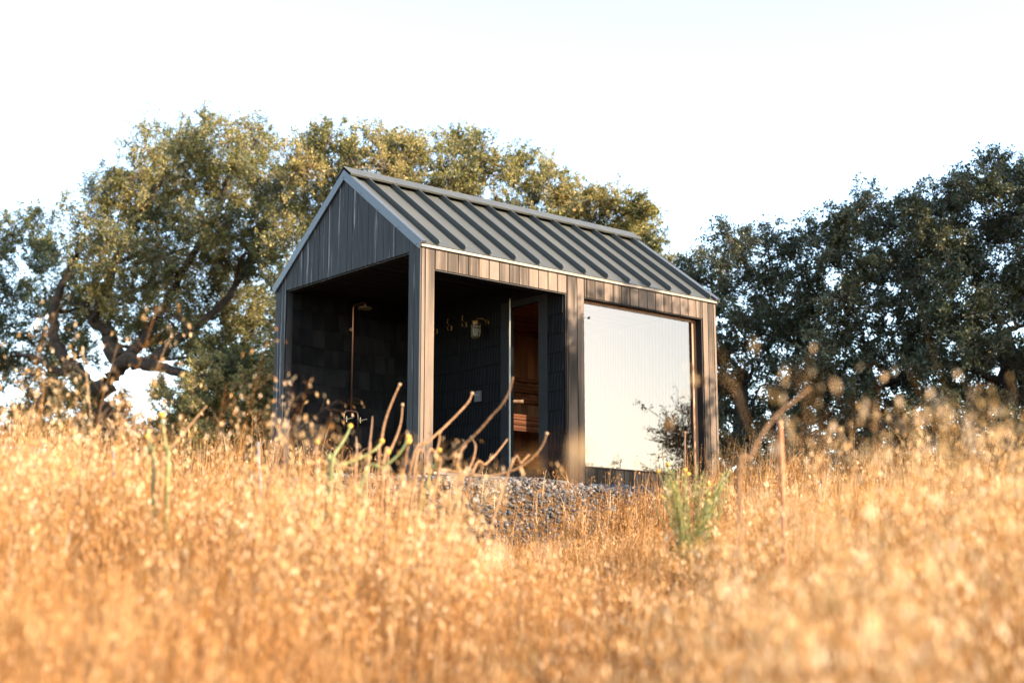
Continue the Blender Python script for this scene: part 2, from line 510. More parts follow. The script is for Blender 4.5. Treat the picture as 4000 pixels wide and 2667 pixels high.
# jambs and linings in the long side
k = MB()
k.box(2.071, 2.084, .012, .148, .03, 2.169)          # right jamb of porch opening
k.box(4.358, 4.371, .012, .15, .2, 2.158)          # reveals of picture window
k.box(2.361, 4.371, .012, .15, 2.152, 2.164)
k.box(2.361, 4.371, -.012, .15, .188, .2)
k.box(.2, 2.07, .012, .142, 2.155, 2.169)
k.build('reveal_lining', M['dark'], cabin)
k = MB(); k.box(.2, 2.082, -.012, .06, -.006, .022); k.build('porch_sill', M['trim'], cabin)

# gable front boards (x = 0, facing -x)
b = MB()
ys = [0.0]
while ys[-1] < WY - .16:
    ys.append(ys[-1] + float(rng.choice([.088, .10, .115, .125])))
ys.append(WY)
ys = sorted(set([0, .098, .2, 2.70, 2.82, WY] + [y for y in ys if .28 < y < 2.62]))
for i in range(len(ys) - 1):
    y0, y1 = ys[i] + .0022, ys[i + 1] - .0022
    if i == 0: y0 = 0
    zb = 0.0 if (y1 < .21 or y0 > 2.69) else 2.36
    def tz(y): return topz(y) - .055
    pts = [(0, y0, zb), (0, y1, zb), (0, y1, tz(y1))]
    if y0 < RY < y1: pts.append((0, RY, tz(RY)))
    pts.append((0, y0, tz(y0)))
    x0 = jit(.0015)
    b.prism([(x0, p[1], p[2]) for p in pts], (.02 - x0, 0, 0))
b.build('gable_wall', M['char'], cabin)
k = MB()
k.prism([(.022, .2, 2.37), (.022, 2.72, 2.37), (.022, 2.72, topz(2.72) - .1), (.022, RY, topz(RY) - .1), (.022, .2, topz(.2) - .1)], (.05, 0, 0))
k.build('gable_core', M['void'], cabin)
k = MB(); k.box(.021, .11, .2, 2.70, 2.345, 2.368); k.box(.021, .10, 2.70, WY - .03, 0, 2.37)
k.build('porch_frame', M['char'], cabin)

# rear gable and far long wall
b = MB()
b.prism([(WX - .02, .021, 0), (WX - .02, WY, 0), (WX - .02, WY, topz(WY) - .06), (WX - .02, RY, topz(RY) - .06), (WX - .02, .021, topz(.021) - .06)], (.019, 0, 0))
xs = np.arange(.022, WX - .03, .1437)
for x in xs: b.box(x + G, min(x + .1437, WX - .021) - G, WY - .02, WY, 0, 2.384)
b.build('rear_wall', M['char'], cabin)


# shingles
def shingles(mb, plane, lo, hi, z0, z1, face, skip=None):
    """wedge shingles on an inner wall: plane 'x' (facing -x at x=face) or 'y' (facing -y at y=face)"""
    z = 1.72 - .223 * 10
    while z < z1:
        u = lo - .1 * rng.random()
        while u < hi:
            w = float(rng.uniform(.09, .21) if plane == 'y' else rng.uniform(.16, .34)); a, c = max(u, lo), min(u + w - .003, hi)
            za, zc = max(z + jit(.003), z0), min(z + .2225, z1)
            if c - a > .02 and zc - za > .02 and not (skip and a < skip[1] and c > skip[0] and za < skip[2] - .01):
                t0 = .013 + jit(.002)
                pr = [(0, za), (-t0, za), (-.002, zc), (0, zc)]
                if plane == 'x': mb.prism([(face + q, a, zz) for q, zz in pr], (0, c - a, 0))
                else: mb.prism([(a, face + q, zz) for q, zz in pr], (c - a, 0, 0))
            u += w
        z += .223


s = MB(); shingles(s, 'y', .10, 2.05, .05, 2.36, 2.745); s.build('porch_side_shingles', M['shingle'], cabin)
k = MB(); k.box(.10, 4.59, 2.746, 2.80, 0, 2.37); k.build('side_wall_core', M['void'], cabin)
PX = 2.055
DY0, DY1, DZ0, DZ1 = .45, .98, .20, 2.145
s = MB(); shingles(s, 'x', .03, .29, .05, 2.36, PX); shingles(s, 'x', 1.14, 2.73, .05, 2.36, PX)
shingles(s, 'x', .29, 1.14, 2.22, 2.36, PX)
s.build('partition_shingles', M['shingle'], cabin)
k = MB()
k.box(PX + .001, PX + .06, .15, DY0 - .02, .05, 2.37); k.box(PX + .001, PX + .06, DY1 + .02, 2.745, .05, 2.37); k.box(PX + .001, PX + .06, DY0 - .02, DY1 + .02, DZ1 + .02, 2.37)
k.box(PX + .001, PX + .0141, .03, .15, .05, 2.37)
k.build('partition', M['void'], cabin)
# floor, ceiling, plinth
k = MB(); k.box(.03, 4.59, .15, 2.745, .0, .05); k.box(.03, .2, .19, 2.745, -.01, .049); k.build('porch_floor', M['dark'], cabin)
k = MB()
y = .15
while y < 2.74:
    k.box(.075, PX - .001, y, min(y + .138, 2.744), 2.371, 2.385); y += .141
k.build('porch_ceiling', M['ceil'], cabin)
k = MB(); k.box(.03, WX - .03, .03, WY - .03, -.45, -.011); k.build('plinth', M['dark'], cabin)

# sauna room lining
k = MB()
x = PX + .075
while x < 4.5:
    k.box(x, min(x + .117, 4.56), 2.70, 2.742, .05, 2.30); x += .12
y = .2
while y < 2.68:
    k.box(4.545, 4.585, y, min(y + .117, 2.698), .05, 2.30); y += .12
for (a, c) in ((.16, DY0 - .025), (DY1 + .025, 2.69)):
    k.box(PX + .062, PX + .075, a, c, .05, 2.30)
k.build('room_lining', M['cedar'], cabin)
k = MB(); y = .145
while y < 2.69:
    k.box(PX + .062, 4.54, y, min(y + .107, 2.699), 2.302, 2.32); y += .11
k.box(PX + .062, 4.54, 2.66, 2.698, 2.25, 2.301)
k.build('room_ceiling', M['cedar_x'], cabin)
k = MB(); k.box(PX + .07, 4.54, .145, 2.69, .051, .10); k.build('room_floor', M['cedar_x'], cabin)

# door frame (dark) and door
dfr = MB()
dfr.box(PX - .012, PX + .06, .293, DY0, .05, DZ1 + .07); dfr.box(PX - .012, PX + .06, DY1, 1.137, .05, DZ1 + .07); dfr.box(PX - .0125, PX + .0605, DY0, DY1, DZ1, DZ1 + .0705)
dfr.box(PX - .0125, PX + .0605, DY0, DY1, .05, DZ0 - .01)
dfr.build('door_frame', M['dark'], cabin)
hinge = np.array([PX - .02, DY1 - .005, 0]); edge = np.array([1.708, .565, 0])
dv = unit(edge - hinge); dn = np.array([-dv[1], dv[0], 0])
dw = float(np.linalg.norm(edge - hinge))
door = build('glass_door', *(lambda q: (np.array(q.v), q.f))(MB().prism([hinge + dv * .006 - dn * .004 + UP * z if False else hinge + dv * a - dn * .004 + UP * z for a, z in ((0, DZ0), (dw - .004, DZ0), (dw - .004, DZ1), (0, DZ1))], dn * .008)), M['doorglass'], cabin)
door.name = 'door'
k = MB(); k.prism([hinge + dv * a - dn * .0075 + UP * z for a, z in ((dw - .004, DZ0), (dw + .006, DZ0), (dw + .006, DZ1), (dw - .004, DZ1))], dn * .016)
k.build('door_edge', M['edge'], door)
hb = edge - dv * .06 + UP * .955
side = dn if dn @ RH > 0 else -dn
k = MB(); k.tube([hb + side * .004, hb + side * .045], .009, 8); k.tube([hb - side * .004, hb - side * .05], .008, 8)
k.tube([hb - side * .05 + UP * .03, hb - side * .05 - UP * .06], .008, 8); k.build('handle_bracket', M['iron'], door)
k = MB(); k.lathe(hb + side * .04, [(.018, 0), (.021, .01), (.019, .05), (.022, .11), (.020, .118)], 14, axis=side); k.build('handle', M['handle'], door, smooth=False)
for z in (.5, 1.85):
    k = MB(); k.tube([hinge + UP * (z - .04), hinge + UP * (z + .04)], .012, 8); k.build('hinge', M['iron'], door)

# picture window
wr = MB()
X0, X1, Z0, Z1 = 2.362, 4.357, .201, 2.151
wr.box(X0, X1, .105, .15, Z1 - .03, Z1); wr.box(X0, X1, .105, .15, Z0, Z0 + .02)
wr.box(X1 - .075, X1, .106, .149, Z0 + .02, Z1 - .03); wr.box(X0, X0 + .02, .106, .149, Z0 + .02, Z1 - .03)
win = wr.build('window_frame', M['sash'], cabin); win.name = 'window'
k = MB(); k.box(X0 + .021, X1 - .076, .118, .126, Z0 + .021, Z1 - .031); k.build('pane', M['winglass'], win)

# ---- roof
def slope_pt(x, a, h, left=False):
    """a metres up the slope from the eave, h above the panel"""
    y = -.03 + a * ct - h * st; z = 2.42 + a * st + h * ct
    return (x, (2 * RY - y) if left else y, z)


LEN = (RY + .03) / ct
rf = MB()
for L in (False, True):
    q = [slope_pt(0, 0, -.018, L), slope_pt(0, 0, 0, L), slope_pt(0, LEN - .002, 0, L), slope_pt(0, LEN - .002, -.018, L)]
    rf.prism([(0.0, p[1], p[2]) for p in q], (WX + .005, 0, 0))
roof = rf.build('roof', M['roof'], cabin)
rb = MB()
for i in range(13):
    x = .209 + .3548 * i
    for L in (False, True):
        q = [slope_pt(x, .008, .001, L), slope_pt(x, .002, .048, L), slope_pt(x, .016, .058, L), slope_pt(x, LEN - .045, .058, L), slope_pt(x, LEN - .045, .001, L)]
        rb.prism(q, (.013, 0, 0))
rb.build('standing_seams', M['roof'], roof)
cp = MB()
for L in (False, True):
    q = [slope_pt(-.027, LEN - .155, .043, L), slope_pt(-.027, LEN - .155, .065, L), slope_pt(-.027, LEN + .0485, .065, L), slope_pt(-.027, LEN + .0445, .060, L), slope_pt(-.027, LEN - .150, .060, L), slope_pt(-.027, LEN - .150, .043, L)]
    cp.prism(q, (WX + .055, 0, 0))
cp.build('ridge_cap', M['roof'], roof)
# rake flashing, front and back
for (xa, nm) in ((-.024, 'front'), (WX + .006, 'rear')):
    rk = MB()
    for L in (False, True):
        q = [slope_pt(xa, -.012, -.062, L), slope_pt(xa, -.012, .032, L), slope_pt(xa, LEN + .024, .032, L), slope_pt(xa, LEN - .046, -.062, L)]
        q = [(xa, p[1], p[2]) for p in q]
        rk.prism(q, (.018, 0, 0))
        x2 = -.006 if nm == 'front' else WX - .05
        q = [slope_pt(x2, -.010, .003, L), slope_pt(x2, -.010, .030, L), slope_pt(x2, LEN - .1, .030, L), slope_pt(x2, LEN - .1, .003, L)]
        rk.prism([(x2, p[1], p[2]) for p in q], (.055, 0, 0))
    r_ = rk.build('rake_flashing', M['rake'], roof)
    if nm == 'front':
        for L in (False, True):
            for a in (.05, .47, .93, 1.38, LEN - .03):
                p = slope_pt(xa - .004, a, -.045, L); sc = MB(); sc.lathe(p, [(.006, 0), (.006, .0045)], 8, axis=(1, 0, 0)); sc.build('screw', M['iron'], r_)
for ya, yb in ((-.024, -.002), (WY + .002, WY + .024)):
    k = MB(); k.box(.002, WX, ya, yb, 2.386, 2.412); k.build('eave_trim', M['trim'], roof)

# ------------------------------------------------------------------ things inside the porch and room
bench = thing('sauna_bench', 'upper cedar sauna bench with slatted backrest seen through the cabin doorway', 'bench', (3.3, 2.4, .1))
k = MB()
for z0, z1 in ((.857, .928), (.938, .998), (1.008, 1.07)): k.box(PX + .09, 4.52, 2.1, 2.125, z0, z1)
k.build('apron', M['cedar_x'], bench)
k = MB()
for i in range(5): k.box(PX + .09, 4.52, 2.13 + .11 * i, 2.13 + .11 * i + .095, 1.045, 1.072)
k.build('seat', M['cedar_x'], bench)
k = MB()
for z0, z1 in ((1.607, 1.652), (1.46, 1.558), (1.324, 1.411)): k.box(PX + .09, 4.52, 2.62, 2.645, z0, z1)
for x in (2.3, 3.3, 4.3): k.box(x, x + .05, 2.646, 2.698, 1.3, 1.66)
k.build('backrest', M['cedar_x'], bench)
for x in (2.25, 4.4):
    k = MB(); k.box(x, x + .06, 2.128, 2.18, .101, 1.04); k.build('leg', M['cedar_x'], bench)
step = thing('sauna_step_bench', 'lower cedar step bench below the upper one inside the cabin', 'bench', (3.3, 1.8, .1))
k = MB()
for z0, z1 in ((.345, .395), (.405, .455), (.465, .517)): k.box(PX + .09, 4.52, 1.6, 1.622, z0, z1)
k.build('apron', M['cedar_x'], step)
k = MB()
for i in range(4): k.box(PX + .09, 4.52, 1.626 + .11 * i, 1.626 + .11 * i + .095, .492, .518)
k.build('seat', M['cedar_x'], step)
for x in (2.25, 4.4):
    k = MB(); k.box(x, x + .06, 1.63, 1.68, .101, .488); k.build('leg', M['cedar_x'], step)

# shower
WYI = 2.730
sh = thing('outdoor_shower', 'tall copper pipe shower with round brass head on the dark porch shingles', 'shower', (.95, WYI, .6))
sx = .955
k = MB()
arc = [(sx, 2.69, .985), (sx, 2.69, 2.26)] + [(sx, 2.69 - .04 * (1 - math.cos(t)), 2.26 + .04 * math.sin(t)) for t in np.linspace(.2, 1.57, 5)] + [(sx, 2.47, 2.302), (sx, 2.445, 2.297), (sx, 2.43, 2.28), (sx, 2.43, 2.255)]
k.tube(arc, .0105, 10); k.build('riser_pipe', M['copper'], sh, smooth=True)
k = MB(); k.lathe((sx, 2.43, 2.222), [(.085, 0), (.088, .004), (.084, .010), (.03, .016), (.016, .022), (.014, .045)], 28, axis=(.05, .05, 1)); k.build('shower_head', M['brass'], sh)
k = MB(); k.tube([(sx, 2.69, 2.005), (sx, WYI, 2.005)], .008, 8); k.tube([(sx, 2.70, 2.005), (sx - .05, 2.70, 1.99)], .006, 8); k.lathe((sx, WYI - .008, 2.005), [(.022, 0), (.022, .008)], 14, axis=(0, 1, 0))
k.build('pipe_clip', M['brass'], sh)
k = MB()
u = [(sx - .10, 2.69, .76), (sx - .10, 2.69, .93), (sx - .092, 2.69, .965), (sx - .07, 2.69, .983), (sx, 2.69, .987), (sx + .07, 2.69, .983), (sx + .092, 2.69, .965), (sx + .10, 2.69, .93), (sx + .10, 2.69, .76)]
k.tube(u, .010, 10); k.build('mixer_pipe', M['copper'], sh, smooth=True)
for q in (-.10, .10):
    k = MB(); k.tube([(sx + q, 2.69, .875), (sx + q, 2.64, .875)], .015, 10)
    k.tube([(sx + q - .035, 2.635, .88), (sx + q + .035, 2.635, .87)], .006, 8); k.tube([(sx + q, 2.635, .84), (sx + q, 2.635, .91)], .006, 8)
    k.tube([(sx + q, 2.64, .875), (sx + q + .07, 2.6, .89)], .006, 8)
    k.build('valve_handle', M['brass'], sh)

# lamp
lp = thing('bulkhead_wall_lamp', 'brass caged wall lamp with ribbed glass beside the sauna door', 'wall lamp', (PX, 1.37, 2.02))
lx, ly = 1.90, 1.44
k = MB(); k.lathe((PX - .02, 1.40, 2.03), [(.04, 0), (.045, .006), (.045, .02)], 20, axis=(1, 0, 0)); k.tube([(PX - .02, 1.40, 2.03), (PX - .07, 1.405, 2.07), (lx + .03, 1.43, 2.07), (lx, ly, 2.055)], .010, 10)
k.build('mount', M['oldbrass'], lp)
k = MB(); k.lathe((lx, ly, 1.985), [(.05, 0), (.052, .005), (.046, .012), (.046, .032), (.05, .036), (.05, .048), (.03, .062), (.012, .07)], 24); k.build('cap', M['oldbrass'], lp)
k = MB(); k.lathe((lx, ly, 1.835), [(.005, 0), (.025, .004), (.040, .02), (.046, .045), (.046, .148)], 24); k.build('glass', M['lampglass'], lp, smooth=True)
k = MB()
for t in np.arange(4) * math.pi / 2 + .5:
    c_, s_ = math.cos(t), math.sin(t)
    k.tube([(lx + .056 * c_, ly + .056 * s_, 1.992), (lx + .056 * c_, ly + .056 * s_, 1.88), (lx + .050 * c_, ly + .050 * s_, 1.848), (lx + .032 * c_, ly + .032 * s_, 1.828), (lx, ly, 1.820)], .0042, 8)
for z in (1.945, 1.888): k.tube([(lx + .056 * math.cos(t), ly + .056 * math.sin(t), z) for t in np.linspace(0, 2 * math.pi, 25)], .0038, 6, cap=False)
k.build('cage', M['oldbrass'], lp)

# hooks
labs = ['brass coat hook closest to the caged wall lamp', 'middle brass coat hook between the other two on the partition', 'brass coat hook farthest from the caged wall lamp, mostly behind the corner post']
h0 = None
for i, (hy, hz) in enumerate(((1.80, 2.085), (2.10, 2.085), (2.40, 2.085))):
    if i == 0:
        h0 = thing('coat_hook', labs[0], 'coat hook', (PX - .012, hy, hz), 'brass coat hooks on the partition')
        k = MB(); X = PX - .014
        k.lathe((X, hy, hz - .02), [(.012, -.03), (.012, .03)], 10)
        k.build('plate', M['oldbrass'], h0)
        k = MB(); k.tube([(X - .005, hy, hz), (X - .04, hy, hz + .005), (X - .065, hy, hz + .03), (X - .07, hy, hz + .06), (X - .06, hy, hz + .075)], .006, 8)
        k.lathe((X - .06, hy, hz + .07), [(.004, 0), (.011, .006), (.011, .014), (.004, .02)], 10)
        k.tube([(X - .005, hy, hz - .04), (X - .035, hy, hz - .06), (X - .06, hy, hz - .045), (X - .065, hy, hz - .02)], .006, 8)
        k.lathe((X - .065, hy, hz - .03), [(.004, 0), (.012, .008), (.012, .014), (.004, .022)], 10)
        k.build('prong', M['oldbrass'], h0)
        kids = list(h0.children)
    else:
        c = h0.copy(); COL.objects.link(c); c.location = (PX - .012, hy, hz); c['label'] = labs[i]
        for ch in kids:
            d = ch.copy(); COL.objects.link(d); d.parent = c
tm = thing('control_panel', 'small dark square control panel on the shingled partition beside the door', 'control panel', (PX - .013, 1.55, 1.14))
k = MB(); k.box(PX - .04, PX - .014, 1.495, 1.605, 1.075, 1.205); k.build('housing', M['white'], tm)
k = MB()
for i in range(4): k.box(PX - .042, PX - .0405, 1.515 + i * .02, 1.525 + i * .02, 1.155, 1.160)
k.build('indicator_marks', simple('pale_print', (.5, .5, .48), .5), tm)


# ------------------------------------------------------------------ trees
def polyline(a, b, k, bend, sag=0):
    t = np.linspace(0, 1, k)[:, None]
    p = a * (1 - t) + b * t
    return p + np.sin(t * np.pi) * bend + np.array([0, 0, 1.]) * (np.sin(t * np.pi) * sag)


def tree(name, label, base, clumps, leaf, nleaf, mat, seed, limbs=None, trunk_r=.3, trunk_top=None, airy=.0, group=None, twig_r=.012, tone_mid=.45, cat='tree'):
    """clumps: list of (centre xyz, radius). Limbs grow from the trunk to each clump, twigs fan out in it, leaves sit on the twigs."""
    g = np.random.default_rng(seed)
    t0 = thing(name, label, cat, tuple(base), group)
    base = np.array(base, float)
    wood_, tw, lv = Acc(), Acc(), Acc()
    C = np.array([c for c, r in clumps]); R = np.array([r for c, r in clumps])
    cen = C.mean(0)
    nodes_p, nodes_r = [], []

    def limb(pts, r0, r1, sides=8):
        P = np.array(pts, float)
        # resample smoothly (Catmull-like by linear + jitter)
        tt = np.linspace(0, len(P) - 1, max(len(P) * 4, 6)); i0 = np.clip(tt.astype(int), 0, len(P) - 2); f = tt - i0
        Pm = np.vstack([2 * P[0] - P[1], P, 2 * P[-1] - P[-2]])
        a, b_, c, d = Pm[i0], Pm[i0 + 1], Pm[i0 + 2], Pm[i0 + 3]; f = f[:, None]
        Q = .5 * ((2 * b_) + (-a + c) * f + (2 * a - 5 * b_ + 4 * c - d) * f ** 2 + (-a + 3 * b_ - 3 * c + d) * f ** 3)
        rr = np.linspace(r0, r1, len(Q)) * (1 + g.uniform(-.08, .08, len(Q)))
        Q[1:-1] += g.normal(size=(len(Q) - 2, 3)) * rr[1:-1, None] * .25
        V, F = batch_tubes(Q[None], rr[None], sides); wood_.add(V, F)
        for q, r in zip(Q, rr): nodes_p.append(q); nodes_r.append(r)
    if limbs:
        for pts, r0, r1 in limbs: limb(pts, r0, r1, 9)
    else:
        top = np.array(trunk_top if trunk_top is not None else base * .35 + cen * .65)
        mid = (base + top) / 2 + np.array([g.uniform(-.3, .3), g.uniform(-.3, .3), 0])
        limb([base - np.array([0, 0, .3]), mid, top], trunk_r, trunk_r * .55, 9)
    order = np.argsort(np.linalg.norm(C - np.array(nodes_p[-1]), axis=1))
    for i in order:
        NP = np.array(nodes_p); NR = np.array(nodes_r)
        dd = np.linalg.norm(NP - C[i], axis=1) + 3.0 * np.maximum(NP[:, 2] - C[i, 2] + .2, 0)
        j = int(np.argmin(dd)); a = NP[j]
        ln = np.linalg.norm(C[i] - a)
        r0 = min(NR[j] * .75, .035 + .035 * ln); r1 = max(.012, r0 * .35)
        m = (a + C[i]) / 2 + g.normal(size=3) * ln * .12
        limb([a, m, C[i]], r0, r1, 6)
    # twigs
    for c, r in zip(C, R):
        nt = 26
        d = unit(g.normal(size=(nt, 3)) + np.array([0, 0, .25])); L = r * g.uniform(.5, 1.4, nt)
        s0 = c + d * (r * .05)
        k = 5; t = np.linspace(0, 1, k)
        bend = g.normal(size=(nt, 3)) * (L * .16)[:, None]
        P = s0[:, None] + d[:, None] * (L[:, None] * t)[..., None] + bend[:, None] * (np.sin(t * np.pi))[None, :, None]
        P[:, :, 2] += (L[:, None] * .16 * t ** 2)
        V, F = batch_tubes(P, np.linspace(twig_r, twig_r * .4, k)[None].repeat(nt, 0), 3); tw.add(V, F)
        # side shoots
        ns = 6
        ti = g.uniform(.3, 1, (nt, ns)); ii = np.clip((ti * (k - 1)).astype(int), 0, k - 2); ff = ti * (k - 1) - ii
        A = P[np.arange(nt)[:, None], ii] * (1 - ff[..., None]) + P[np.arange(nt)[:, None], ii + 1] * ff[..., None]
        A = A.reshape(-1, 3); sd = unit(np.repeat(d, ns, 0) * .7 + g.normal(size=(nt * ns, 3)) * .8 + np.array([0, 0, .25])); sl = r * g.uniform(.2, .5, nt * ns)
        Q = A[:, None] + sd[:, None] * (sl[:, None] * np.array([0, .5, 1])[None])[..., None]
        Q[:, 1] += g.normal(size=(nt * ns, 3)) * (sl * .1)[:, None]
        V, F = batch_tubes(Q, np.array([twig_r * .5, twig_r * .4, twig_r * .2])[None].repeat(len(Q), 0), 3); tw.add(V, F)
        # leaves on side shoots
        n = int(nleaf * g.uniform(.75, 1.2))
        q = g.integers(0, len(Q), n); u = g.uniform(.15, 1.05, n)
        pos = np.where((u < .5)[:, None], Q[q, 0] + (Q[q, 1] - Q[q, 0]) * (u * 2)[:, None], Q[q, 1] + (Q[q, 2] - Q[q, 1]) * (u * 2 - 1)[:, None])
        pos = pos + g.normal(size=(n, 3)) * leaf * .45
        D = unit(sd[q] * .6 + g.normal(size=(n, 3)) * .8); S = unit(np.cross(D, g.normal(size=(n, 3))))
        Ls = leaf * g.uniform(.65, 1.25, n)
        V, F = batch_leaves(pos, D, S, Ls, Ls * g.uniform(.24, .34, n), .3)
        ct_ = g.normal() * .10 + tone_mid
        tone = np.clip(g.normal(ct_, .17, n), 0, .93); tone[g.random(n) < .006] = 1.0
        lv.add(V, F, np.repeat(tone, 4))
    trunk = wood_.build('trunk', M['bark'], t0, smooth=True)
    twm = tw.build('twigs', M['twig'], trunk)
    lv.build('crown', mat, t0)
    return t0


PX2 = 4000 / 2352.0


def fill(top, x0, x1, ybot, step, depth, dspread, seed, holes=(), r=None, keep=1.0):
    g = np.random.default_rng(seed); out = []
    r = r or step * .72
    x = x0
    row = 0
    while x <= x1:
        xt = np.interp(x, [p[0] for p in top], [p[1] for p in top])
        y = xt + r * g.uniform(.75, 1.15)
        while y < ybot:
            xx, yy = x + g.uniform(-.35, .35) * step, y + g.uniform(-.3, .3) * step
            if not any((xx - h[0]) ** 2 + (yy - h[1]) ** 2 < h[2] ** 2 for h in holes) and g.random() < keep:
                d = depth + g.uniform(-dspread, dspread)
                rr = r * g.uniform(.75, 1.2) * PX2 * d / FPX
                out.append((at(xx * PX2, yy * PX2, d), rr))
            y += step * g.uniform(.9, 1.1)
        x += step; row += 1
    return out


def gz(p): return float(terrain(p[0], p[1]))


DL = 38.0
# the big live oak on the left
topA = [(165, 530), (200, 445), (260, 358), (330, 302), (390, 286), (470, 262), (560, 246), (610, 270), (650, 330)]
holesA = [(255, 850, 66), (330, 890, 55), (215, 780, 36), (260, 770, 26), (400, 880, 34), (170, 850, 34), (150, 950, 20), (215, 925, 34), (300, 800, 25), (350, 930, 50), (410, 850, 28), (520, 330, 0)]
cl = fill(topA, 180, 645, 760, 50, DL + 1, 2.6, 11, holesA, r=60) + fill([(180, 735), (640, 735)], 180, 645, 1085, 50, DL + 1.5, 2.2, 111, holesA, r=46, keep=.93)
cl += [(at(a * PX2, b2 * PX2, DL), q * PX2 * DL / FPX) for a, b2, q in ((45, 955, 24), (92, 985, 22), (125, 905, 18), (150, 985, 18))]
cl += fill([(380, 830), (640, 800)], 385, 640, 1090, 46, DL - 2, 1.2, 112, [(480, 900, 22), (410, 860, 25)], r=42, keep=.9)
f = lambda x, y, d=DL: at(x, y, d)
limbsA = [([f(440, 1790), f(400, 1640), f(350, 1545), f(322, 1480), f(290, 1447), f(255, 1410)], .34, .20),
          ([f(352, 1550), f(430, 1500, 37.6), f(480, 1412, 37.4), f(560, 1418, 37.2), f(640, 1440, 37), f(760, 1465, 36.8), f(880, 1440, 36.6), f(1010, 1350, 36.6)], .28, .03),
          ([f(480, 1412, 37.4), f(440, 1350), f(425, 1290), f(365, 1255), f(330, 1180)], .26, .13),
          ([f(255, 1410), f(210, 1300), f(225, 1150), f(300, 1000)], .17, .07),
          ([f(365, 1255), f(430, 1080), f(520, 880), f(640, 700)], .15, .05),
          ([f(480, 1412, 37.4), f(620, 1250), f(720, 1050), f(860, 800), f(900, 620)], .17, .05),
          ([f(560, 1418, 37.2), f(760, 1280), f(920, 1120), f(1010, 900)], .15, .05),
          ([f(352, 1552), f(280, 1545), f(195, 1550), f(120, 1600), f(60, 1660)], .16, .06),
          ([f(290, 1447), f(215, 1452), f(150, 1400), f(60, 1380)], .12, .05)]
bA = f(445, 1800); bA[2] = gz(bA)
tree('live_oak', 'big spreading live oak with twisted bare limbs, left of the cabin', bA, cl, .066, 2350, M['oak_leaf'], 21, limbs=limbsA, group='oaks behind the cabin', tone_mid=.61)  # leaf tone raised to paint a sunlit crown
# far-left neighbour
topB = [(-150, 560), (-60, 500), (10, 505), (60, 490), (100, 462), (140, 500), (180, 560)]
cl = fill(topB, -140, 150, 1060, 54, 42, 1.5, 12, [(140, 950, 26), (200, 930, 30)], keep=.9, r=46)
b_ = f(-120, 1800, 42); b_[2] = gz(b_)
tree('live_oak', 'lower sparse live oak at the far left edge of the picture', b_, cl, .070, 1900, M['oak_leaf'], 22, trunk_r=.3, group='oaks behind the cabin', tone_mid=.40)
# behind the roof
topC = [(640, 330), (700, 300), (760, 280), (860, 300), (950, 285), (1060, 300), (1160, 300), (1200, 340), (1290, 385), (1330, 430), (1430, 440), (1520, 465)]
cl = fill(topC, 660, 1300, 960, 52, DL - 3, 1.8, 13, keep=.97, r=57)
cl += fill(topC, 1310, 1500, 620, 46, DL - 3, 1.2, 14, keep=.95, r=38)
b_ = f(1500, 1800, DL - 3); b_[2] = gz(b_)
tree('live_oak', 'sunlit live oak rising behind the black cabin roof', b_, cl, .066, 2250, M['oak_leaf'], 23, trunk_r=.4, trunk_top=f(1560, 1150, DL - 3), group='oaks behind the cabin', tone_mid=.68)  # highest leaf tone: extra sunlight painted into the foliage

DR = 26.0
topD = [(1530, 640), (1560, 590), (1610, 560), (1640, 480), (1670, 510), (1720, 520), (1770, 515), (1810, 560), (1860, 530)]
cl = fill(topD, 1560, 1840, 1130, 54, DR, 1.5, 15, keep=.95, r=48)
b_ = f(2900, 1850, DR); b_[2] = gz(b_)
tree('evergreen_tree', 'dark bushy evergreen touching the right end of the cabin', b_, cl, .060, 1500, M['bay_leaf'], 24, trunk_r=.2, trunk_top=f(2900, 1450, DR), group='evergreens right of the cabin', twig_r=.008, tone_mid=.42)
topE = [(1830, 575), (1870, 505), (1920, 480), (1990, 435), (2030, 460), (2080, 450), (2120, 460)]
cl = fill(topE, 1870, 2090, 1130, 54, DR - 1, 1.5, 16, r=48)
b_ = f(3370, 1850, DR - 1); b_[2] = gz(b_)
tree('evergreen_tree', 'middle dark evergreen between the cabin end and the tallest one', b_, cl, .060, 1500, M['bay_leaf'], 25, trunk_r=.2, trunk_top=f(3380, 1400, DR - 1), group='evergreens right of the cabin', twig_r=.008, tone_mid=.45)
topF = [(2080, 490), (2110, 430), (2160, 395), (2220, 385), (2290, 350), (2352, 355), (2430, 360), (2500, 400)]
cl = fill(topF, 2115, 2500, 1130, 56, DR - 2, 1.6, 17, r=50, holes=[(2120, 880, 30), (2200, 850, 26), (2320, 760, 30)])
b_ = f(3900, 1850, DR - 2); b_[2] = gz(b_)
tree('evergreen_tree', 'tallest dark evergreen at the right edge of the picture', b_, cl, .060, 1500, M['bay_leaf'], 26, trunk_r=.25, trunk_top=f(3920, 1300, DR - 2), group='evergreens right of the cabin', twig_r=.008, tone_mid=.48)


# trees on the sunny side: seen mirrored in the picture window, and casting the dappled shade on the long wall
def blob_tree(label, x, y, rx, z0, z1, seed, n, leaf=.12, nleaf=700, shape=None, ry=None):
    g = np.random.default_rng(seed); base = np.array([x, y, float(terrain(x, y))]); cl = []
    while len(cl) < n:
        a, b2, c = g.uniform(-1, 1, 3)
        if a * a + b2 * b2 + c * c > 1: continue
        p = np.array([x + a * rx, y + b2 * (ry or rx), (z0 + z1) / 2 + c * (z1 - z0) / 2])
        if shape and not shape(p): continue
        cl.append((p, g.uniform(.45, .75)))
    return tree('shade_tree', label, base, cl, leaf, nleaf, M['oak_leaf'], seed, trunk_r=.22, group='trees on the sunny side of the cabin', tone_mid=.45)


